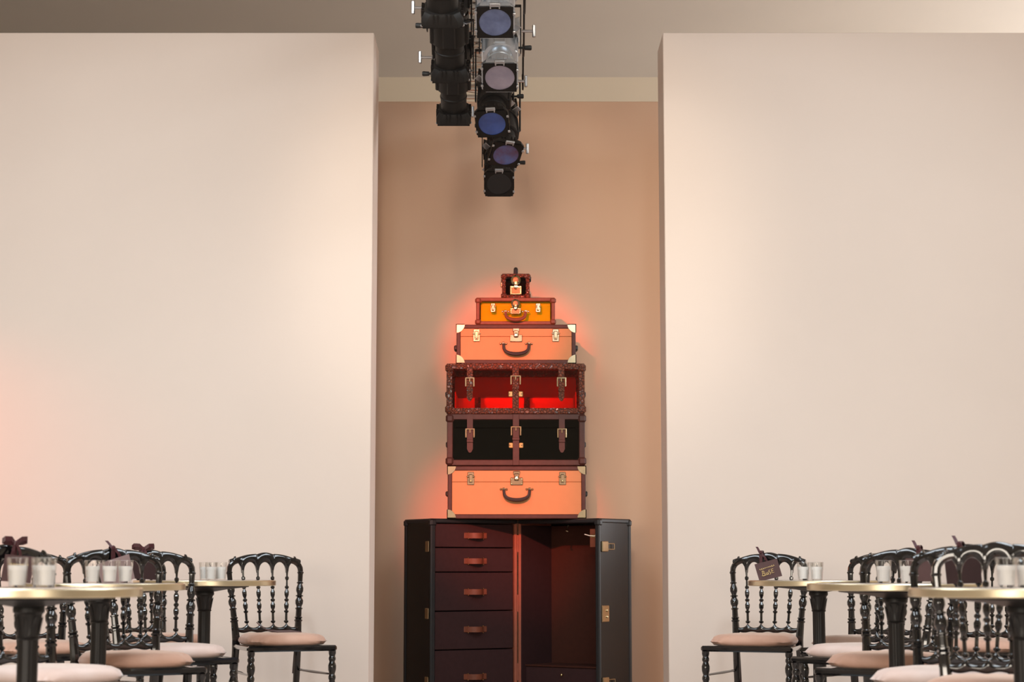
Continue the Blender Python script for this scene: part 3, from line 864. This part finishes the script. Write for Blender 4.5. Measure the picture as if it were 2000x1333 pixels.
for tk, spots in {'L1': ((-0.026, -0.03, 'leftmost'), (0.020, 0.045, 'rearmost, half hidden'), (0.048, -0.02, 'rightmost')),
                  'L2': ((-0.021, -0.03, 'leftmost'), (0.037, -0.02, 'middle'), (0.078, 0.05, 'rightmost, half hidden')),
                  'L3': ((-0.005, 0.03, 'leftmost'), (0.032, -0.035, 'middle'), (0.066, 0.03, 'rightmost')),
                  'R3': ((-0.062, 0.02, 'leftmost'), (-0.012, -0.035, 'front right'), (0.004, 0.045, 'rear right, half hidden')),
                  'R2': ((-0.037, 0.01, 'left one'), (0.040, -0.02, 'right one')),
                  'R1': ((-0.045, -0.02, 'left one'), (0.016, 0.01, 'cut by the frame'))}.items():
    for dx, dy, w_ in spots:
        candle(tk, dx, dy, 'white candle in a clear glass on the %s, %s' % (ORD[tk], w_))

# ------------------------------------------------------------------ name cards and ribbons
def bow(parent, M, loops=True, sz=1.0):
    b = MB(M)
    def band(pts, wd):
        vs = []; fs = []
        for i, p in enumerate(pts):
            vs += [(p[0], p[1], p[2] - wd / 2), (p[0], p[1], p[2] + wd / 2), (p[0], p[1] - 0.0015, p[2] + wd / 2), (p[0], p[1] - 0.0015, p[2] - wd / 2)]
        for i in range(len(pts) - 1):
            for j in range(4):
                j2 = (j + 1) % 4
                fs.append((i * 4 + j, i * 4 + j2, i * 4 + 4 + j2, i * 4 + 4 + j))
        fs += [(0, 1, 2, 3), tuple(len(pts) * 4 - 4 + k for k in range(4))]
        b.add(vs, fs)
    def vband(pts, wd):
        vs = []; fs = []
        for p in pts:
            vs += [(p[0] - wd / 2, p[1], p[2]), (p[0] + wd / 2, p[1], p[2]), (p[0] + wd / 2, p[1] - 0.0015, p[2]), (p[0] - wd / 2, p[1] - 0.0015, p[2])]
        for i in range(len(pts) - 1):
            for j in range(4):
                j2 = (j + 1) % 4
                fs.append((i * 4 + j, i * 4 + j2, i * 4 + 4 + j2, i * 4 + 4 + j))
        fs += [(0, 1, 2, 3), tuple(len(pts) * 4 - 4 + k for k in range(4))]
        b.add(vs, fs)
    # wrap round the rail, knot, loops and tails (local: x along rail, y toward the viewer is negative, z up)
    vband([(0, -0.017, -0.045), (0, -0.018, 0.0), (0, -0.015, 0.016), (0, 0.0, 0.022), (0, 0.015, 0.016), (0, 0.018, -0.045)], 0.016 * sz)
    b.box((0, -0.020, 0.012), (0.016, 0.012, 0.016), 0.004)
    if loops:
        for s in (-1, 1):
            band([(s * 0.004, -0.021, 0.014), (s * 0.020 * sz, -0.028, 0.026), (s * 0.044 * sz, -0.024, 0.027), (s * 0.050 * sz, -0.016, 0.019), (s * 0.035 * sz, -0.013, 0.014), (s * 0.004, -0.018, 0.012)], 0.016 * sz)
            vband([(s * 0.004, -0.022, 0.008), (s * 0.014, -0.026, -0.015), (s * 0.020, -0.023, -0.040)], 0.011 * sz)
    else:
        vband([(-0.004, -0.021, 0.010), (-0.016, -0.010, 0.030), (-0.024, -0.004, 0.040)], 0.012)
        vband([(0.004, -0.021, 0.010), (0.020, -0.024, -0.010), (0.030, -0.022, -0.030)], 0.012)
    return b.build('ribbon', 'ribbon', parent, 0)

def scribble(b, pts, r):
    b.tube([(p[0], -0.0032, p[1]) for p in pts], r, 5)
def lettering(parent, M):
    """gold handwriting: an illegible looping first line, then a short word in capitals and script"""
    b = MB(M)
    pts = []
    for k in range(61):
        a = k / 60
        pts.append((-0.042 + 0.080 * a + 0.003 * math.cos(a * 55), 0.013 + 0.0035 * math.sin(a * 55) * (0.6 + 0.4 * math.sin(a * 9)) + 0.004 * a))
    scribble(b, pts, 0.0011)
    def arc(cx, cz, rx, rz, a0, a1, n=12): return [(cx + rx * math.cos(R(a0 + (a1 - a0) * k / n)), cz + rz * math.sin(R(a0 + (a1 - a0) * k / n))) for k in range(n + 1)]
    rr = 0.0017
    scribble(b, [(-0.033, 0.000), (-0.030, 0.002), (-0.034, -0.020)], rr)                                    # B
    scribble(b, arc(-0.030, -0.003, 0.008, 0.0055, 110, -90) + arc(-0.031, -0.0145, 0.011, 0.0062, 90, -110), rr)
    scribble(b, [(-0.038, -0.018), (-0.030, -0.022), (-0.014, -0.020)], rr * .8)
    scribble(b, [(-0.013, -0.008)] + arc(-0.009, -0.015, 0.0042, 0.005, 180, 360) + [(-0.0045, -0.008), (-0.004, -0.020)], rr)   # u
    scribble(b, arc(0.006, -0.006, 0.0045, 0.005, 60, 250, 8) + arc(0.004, -0.0155, 0.0045, 0.005, 80, -120, 8), rr)              # s
    scribble(b, [(0.026, 0.002), (0.016, 0.001), (0.0155, -0.018), (0.026, -0.017)], rr)                     # E
    scribble(b, [(0.016, -0.008), (0.024, -0.0075)], rr)
    return b.build('lettering', 'gold_ink', parent)

def name_card(key, label, lx, tilt, cardmat, loops, text, dz=0.0, w=0.118, h=0.088, drop=0.0, bowx=None, card=True):
    ch = CH[key]
    Mw = Matrix.Translation(ch.location) @ Matrix.Rotation(ch.rotation_euler[2], 4, 'Z')
    p = Mw @ Vector((lx, 0.236, 0.845 + dz))
    root = thing('name_card', label, 'name card', p, ch.rotation_euler[2], 'name cards tied to the chair backs')
    bx = lx if bowx is None else bowx
    bow(root, Matrix.Translation((bx - lx, 0.0, 0.012 + 0.012)) , loops)
    if card:
        cz = -0.034 - h / 2 + 0.030 - drop
        M = Matrix.Translation((0.012, -0.0215, cz)) @ Matrix.Rotation(R(8), 4, 'X') @ Matrix.Rotation(-R(tilt), 4, 'Y')
        MB(M).box((0, 0, 0), (w, 0.0022, h)).build('card', cardmat, root, 0)
        if text: lettering(root, M)
    return root
name_card('F', 'mauve name card with gold handwriting tied to the chair right of the recess', -0.010, 14, 'card_mauve', False, True, bowx=-0.035, drop=0.002)
name_card('A', 'pale tilted name card on the chair behind the middle left table', -0.01, 18, 'card_pale', False, False, w=0.13, h=0.10, drop=0.0)
name_card('B', 'dark name card under a wide bow on the chair before the farthest left table', -0.045, -3, 'card_dark', True, False, dz=0.004, w=0.115)
name_card('C', 'mauve name card with gold writing and a big bow on the nearest left chair', 0.02, -4, 'card_mauve', True, True, dz=0.004)
name_card('G', 'mauve name card with upright ribbon on the chair behind the middle right table', 0.045, 0, 'card_mauve', False, False, dz=0.0)
name_card('H1', 'dark name card tied to the chair between the middle and nearest right tables', -0.02, 2, 'card_dark', False, False)
# card lying on the seat by the recess
ch = CH['La']
Mw = Matrix.Translation(ch.location) @ Matrix.Rotation(ch.rotation_euler[2], 4, 'Z')
pr = thing('name_card', 'dark name card lying on the seat of the chair left of the recess', 'name card', Mw @ Vector((0.055, 0.085, 0.4975)), ch.rotation_euler[2] + 0.25, 'name cards tied to the chair backs')
MB(Matrix.Rotation(R(3), 4, 'X')).box((0, 0, 0.002), (0.135, 0.100, 0.0025)).build('card', 'card_mauve', pr, 0)
MB().tube([(-0.05, 0.0, 0.006), (-0.085, 0.03, 0.012), (-0.10, 0.06, 0.028), (-0.105, 0.085, 0.045)], 0.006, 6, flat=(1, .3)).build('ribbon', 'ribbon', pr)

# ------------------------------------------------------------------ lighting truss
TX0, TX1, TZ0, TZ1, TY0, TY1 = -0.335, -0.035, 3.62, 3.90, 4.6, 11.20
def truss():
    root = thing('lighting_truss', 'long aluminium lighting truss running back over the recess between two rows of spotlights', 'truss', ((TX0 + TX1) / 2, TY0, TZ0))
    off = Vector((-(TX0 + TX1) / 2, -TY0, -TZ0))
    T = Matrix.Translation(off)
    for x in (TX0, TX1):
        for z in (TZ0, TZ1): MB(T).tube([(x, TY0, z), (x, TY1, z)], 0.024, 10).build('chord', 'truss_metal', root)
    n = 32; st = (TY1 - TY0) / n
    bar = MB().tube([(TX0, 0, 0), (TX1, 0, 0)], 0.015, 8).mesh('rung', 'truss_metal')
    diag = MB().tube([(TX0, 0, 0), (TX1, st, 0)], 0.010, 8).mesh('diagonal_brace', 'truss_metal')
    diag2 = MB().tube([(TX1, 0, 0), (TX0, st, 0)], 0.010, 8).mesh('diagonal_brace', 'truss_metal')
    web = MB().tube([(0, 0, TZ0), (0, st, TZ1)], 0.010, 8).mesh('web_brace', 'truss_metal')
    web2 = MB().tube([(0, 0, TZ1), (0, st, TZ0)], 0.010, 8).mesh('web_brace', 'truss_metal')
    for i in range(n + 1):
        y = TY0 + i * st
        for z in (TZ0, TZ1): inst(bar, 'rung', root, off + Vector((0, y, z)))
        if i < n:
            inst(diag if i % 2 else diag2, 'diagonal_brace', root, off + Vector((0, y, TZ0)))
            for x in (TX0, TX1): inst(web if i % 2 else web2, 'web_brace', root, off + Vector((x, y, 0)))
    for y in (5.2, 9.6):
        for x in (TX0, TX1): MB(T).tube([(x, y, TZ1), (x, y, CZ)], 0.004, 6).build('suspension_wire', 'steel', root)
truss()
def cable(pts, r, label):
    o = MB().tube(pts, r, 6).build('power_cable', 'rubber')
    o['label'] = label; o['category'] = 'cable'; o['group'] = 'power cables on the truss'
def sag(x0, z0, ys, am, dx=0.0):
    out = []
    for i in range(len(ys) - 1):
        for k in range(8):
            a = k / 8; y = ys[i] + (ys[i + 1] - ys[i]) * a
            out.append((x0 + dx * math.sin(PI * a) * (-1) ** i, y, z0 - am * math.sin(PI * a)))
    out.append((x0, ys[-1], z0))
    return out
cable(sag(0.060, 3.60, [6.0, 7.6, 8.47, 9.17, 9.98, 10.6], 0.16), 0.005, 'thin black cable sagging along the right of the spotlights')
cable(sag(-0.185, 3.650, [6.0, 7.6, 8.4, 9.3, 10.2], 0.002, 0.03), 0.007, 'black cable lying along the middle of the truss')

# ------------------------------------------------------------------ stage spotlights
def fixture_meshes(body):
    """profile spotlight; aim is local +Y, front frame at y = 0, yoke pivot at y = -0.30"""
    m = {}
    oct_ = lambda s, c: [(s, -s + c), (s, s - c), (s - c, s), (-s + c, s), (-s, s - c), (-s, -s + c), (-s + c, -s), (s - c, -s)]
    # colour frame: square plate with a round opening
    n = 32; vs = []; fs = []; s = 0.082; r = 0.0715
    for y in (0.0, -0.004):
        for k in range(n):
            a = 2 * PI * k / n; c, d = math.cos(a), math.sin(a)
            q = s / max(abs(c), abs(d))
            vs.append((r * c, y, r * d)); vs.append((q * c, y, q * d))
    for k in range(n):
        k2 = (k + 1) % n
        a, b, c, d = 2 * k, 2 * k + 1, 2 * k2 + 1, 2 * k2
        o = 2 * n
        fs += [(a, b, c, d), (a + o, d + o, c + o, b + o), (b, b + o, c + o, c), (a, d, d + o, a + o)]
    m['frame'] = MB().add(vs, fs).mesh('colour_frame', 'fixture_black')
    for gname in ('gel_blue', 'gel_slate', 'gel_lilac', 'gel_mixed', 'lens_dark'):
        g = MB(); vs = [(0, -0.003, 0)]; fs = []; nr = 5; nk = 28
        for i in range(1, nr + 1):
            for k in range(nk):
                a = 2 * PI * k / nk; q = 0.073 * i / nr
                vs.append((q * math.cos(a), -0.003 + 0.0012 * math.sin(i * 2.1 + a * 3), q * math.sin(a)))
        for k in range(nk): fs.append((0, 1 + k, 1 + (k + 1) % nk))
        for i in range(nr - 1):
            for k in range(nk):
                k2 = (k + 1) % nk
                fs.append((1 + i * nk + k, 1 + i * nk + k2, 1 + (i + 1) * nk + k2, 1 + (i + 1) * nk + k))
        m[gname] = g.add(vs, fs).mesh('gel', gname)
    # frame holder: cut-corner tray tapering to the lens tube, with ribs and clips
    h = MB(); A = oct_(0.088, 0.020); B = oct_(0.088, 0.022); C = oct_(0.074, 0.026)
    ys = (-0.006, -0.030, -0.060); rings = (A, B, C); vs = []; fs = []
    for o, y in zip(rings, ys): vs += [(p[0], y, p[1]) for p in o]
    for i in range(2):
        for k in range(8):
            k2 = (k + 1) % 8
            fs.append((i * 8 + k, i * 8 + k2, (i + 1) * 8 + k2, (i + 1) * 8 + k))
    fs += [tuple(range(8)), tuple(range(16, 24))]
    h.add(vs, fs)
    for a in range(4):
        Rm = Matrix.Rotation(a * PI / 2, 3, 'Y')
        for d in (-0.036, -0.018, 0.018, 0.036):
            h.box(Rm @ Vector((d, -0.040, 0.083)), (0.005, 0.045, 0.012), 0, Rm)
    m['holder'] = h.mesh('frame_holder', body)
    m['clip'] = MB().box((0, 0.001, 0), (0.012, 0.008, 0.014), 0.002).mesh('frame_clip', 'steel')
    cl = MB()
    cl.box((0, 0.0, 0.094), (0.050, 0.012, 0.020), 0.003)
    for d in (-0.020, 0.020): cl.box((d, 0.004, 0.088), (0.006, 0.008, 0.022), 0.001)
    m['latch'] = cl.mesh('frame_latch', 'steel')
    m['tube'] = MB().lathe([(0.066, -0.055), (0.066, -0.120), (0.069, -0.123), (0.069, -0.131), (0.066, -0.134), (0.066, -0.185)], (0, 0, 0), 28, 'Y').mesh('lens_tube', body)
    b = MB(); b.lathe([(0.074, -0.170), (0.083, -0.176), (0.083, -0.300), (0.086, -0.303), (0.086, -0.318), (0.083, -0.322), (0.083, -0.345)], (0, 0, 0), 28, 'Y')
    for sx in (-1, 1):
        b.box((sx * 0.078, -0.240, 0), (0.024, 0.130, 0.070), 0.006)
        b.box((0, -0.240, sx * 0.078), (0.060, 0.130, 0.022), 0.006)
    m['barrel'] = b.mesh('barrel', body)
    m['band'] = MB().lathe([(0.0835, -0.296), (0.090, -0.298), (0.090, -0.324), (0.0835, -0.326)], (0, 0, 0), 28, 'Y', cap=False).mesh('shutter_ring', 'fixture_black')
    hs = MB(); hs.lathe([(0.083, -0.340), (0.098, -0.352), (0.100, -0.400), (0.088, -0.450), (0.062, -0.480), (0.055, -0.484)], (0, 0, 0), 28, 'Y')
    m['housing'] = hs.mesh('reflector_housing', body)
    m['fin'] = MB().box((0, -0.415, 0.094), (0.005, 0.110, 0.022), 0.002).mesh('cooling_fin', body)
    m['cap'] = MB().lathe([(0.048, -0.478), (0.050, -0.485), (0.050, -0.540), (0.042, -0.552), (0.020, -0.556)], (0, 0, 0), 20, 'Y').mesh('lamp_cap', 'fixture_black')
    m['shut'] = MB().box((0.112, -0.312, 0), (0.040, 0.005, 0.034), 0.002).mesh('shutter_blade', 'steel')
    kn = MB(); kn.lathe([(0.006, 0.090), (0.006, 0.120), (0.011, 0.122), (0.013, 0.150), (0.010, 0.156)], (0, -0.255, 0), 10, 'X')
    m['knob'] = kn.mesh('yoke_knob', 'black_matte')
    pn = MB(); pn.lathe([(0.0075, 0.085), (0.0075, 0.140)], (0, 0, 0), 8, 'X'); pn.box((0.146, 0, 0), (0.017, 0.020, 0.064), 0.004)
    m['tee'] = pn.mesh('tee_handle', 'steel')
    return m
FXB = fixture_meshes('fixture_black'); FXS = fixture_meshes('fixture_silver')
UPT = MB(); 
def spotlight(label, front, az, down, roll, gel, silver, chord_x, knob_side, group):
    """az: aim heading, 0 = toward the camera, 180 = toward the recess"""
    FX = FXS if silver else FXB
    aim = Vector((math.sin(R(az)) * math.cos(R(down)), -math.cos(R(az)) * math.cos(R(down)), -math.sin(R(down))))
    right = Vector((math.cos(R(az)), math.sin(R(az)), 0))
    up = right.cross(aim).normalized()
    if up.z < 0: up = -up
    xax = aim.cross(up)
    Mr = Matrix((xax, aim, up)).transposed()
    piv = Vector(front) - aim * 0.255
    root = thing('stage_spotlight', label, 'spotlight', piv, 0, group)
    B = Matrix.Translation(Vector(front) - piv) @ Mr.to_4x4()
    Br = B @ Matrix.Rotation(R(roll), 4, 'Y')
    def put(me, name, M, parent=None):
        o = inst(me, name, parent or root)
        o.matrix_local = M if parent is None else Matrix.Identity(4)
        return o
    fr = put(FX['frame'], 'colour_frame', Br)
    gl = inst(FX[gel], 'gel', fr)
    ho = put(FX['holder'], 'frame_holder', Br)
    inst(FX['latch'], 'frame_latch', ho)
    for (x, z) in ((-0.086, 0.045), (0.086, -0.045), (0.086, 0.055), (-0.086, -0.05)): inst(FX['clip'], 'frame_clip', ho, (x, 0, z))
    put(FX['tube'], 'lens_tube', B); ba = put(FX['barrel'], 'barrel', B); put(FX['band'], 'shutter_ring', B)
    hs = put(FX['housing'], 'reflector_housing', B)
    for k in range(16): inst(FX['fin'], 'cooling_fin', hs, rot=(0, 2 * PI * k / 16, 0))
    put(FX['cap'], 'lamp_cap', B)
    for k in range(4): inst(FX['shut'], 'shutter_blade', ba, rot=(0, PI / 4 + PI / 2 * k, 0))
    # yoke: flat U from the pivot up to the clamp on the chord
    ang = math.atan2(right.y, right.x)
    Y = Matrix.Rotation(ang, 4, 'Z')
    top = TZ0 - 0.052 - piv.z
    hx = 0.102
    y_ = MB(Y)
    for s in (-1, 1): y_.box((s * hx, 0, top / 2 - 0.012), (0.006, 0.034, top + 0.03), 0.002)
    y_.box((0, 0, top), (2 * hx + 0.006, 0.034, 0.006), 0.002)
    yk = y_.build('yoke', 'fixture_black', root)
    c = MB(); cx = chord_x - piv.x
    c.box((cx * 0.5, 0, top + 0.010), (abs(cx) + 0.05, 0.034, 0.016), 0.004)
    c.box((cx, 0, top + 0.030), (0.040, 0.038, 0.040), 0.006)
    c.box((cx + 0.030, 0, top + 0.052), (0.012, 0.038, 0.055), 0.004); c.box((cx - 0.030, 0, top + 0.052), (0.012, 0.038, 0.055), 0.004)
    cl = c.build('hook_clamp', 'steel' if silver else 'fixture_black', root)
    te = inst(FX['tee'], 'tee_handle', root); te.matrix_local = Matrix.Rotation(0 if knob_side > 0 else PI, 4, 'Z') @ Matrix.Translation((0.022, 0, 0.085))
    kn = put(FX['knob'], 'yoke_knob', Matrix.Rotation(ang + (0 if knob_side * math.cos(ang) > 0 else PI), 4, 'Z') @ Matrix.Translation((0, 0.255, 0)))
    return root
GR = 'spotlights of the right row facing the room'; GLF = 'spotlights of the left row facing the recess'
spotlight('nearest spotlight facing the room, big slate blue gel', (-0.076, 8.30, 3.230), 0, 50, 0, 'gel_slate', True, TX1, 1, GR)
spotlight('silver spotlight facing the room with a pale lilac gel', (-0.059, 9.00, 3.160), 0, 50, 0, 'gel_lilac', True, TX1, 1, GR)
spotlight('black spotlight facing the room with a bright blue gel', (-0.105, 9.80, 3.122), -4, 48, 2, 'gel_blue', False, TX1, 1, GR)
spotlight('black spotlight facing the room with a streaked blue and dark red gel, tilted frame', (-0.034, 10.45, 3.098), 8, 52, -8, 'gel_mixed', False, TX1, -1, GR)
spotlight('farthest spotlight facing the room, unlit and black with no gel', (-0.076, 11.00, 3.045), 0, 42, 0, 'lens_dark', False, TX1, 1, GR)
spotlight('nearest black spotlight pointing to the recess, at the top picture edge', (-0.291, 7.80, 3.095), 180, 48, 0, 'lens_dark', False, TX0, -1, GLF)
spotlight('middle black spotlight pointing to the recess', (-0.289, 8.72, 3.100), 180, 48, 0, 'lens_dark', False, TX0, -1, GLF)
spotlight('farthest black spotlight pointing to the recess, lowest of the left row', (-0.298, 9.58, 3.100), 180, 48, 0, 'lens_dark', False, TX0, -1, GLF)
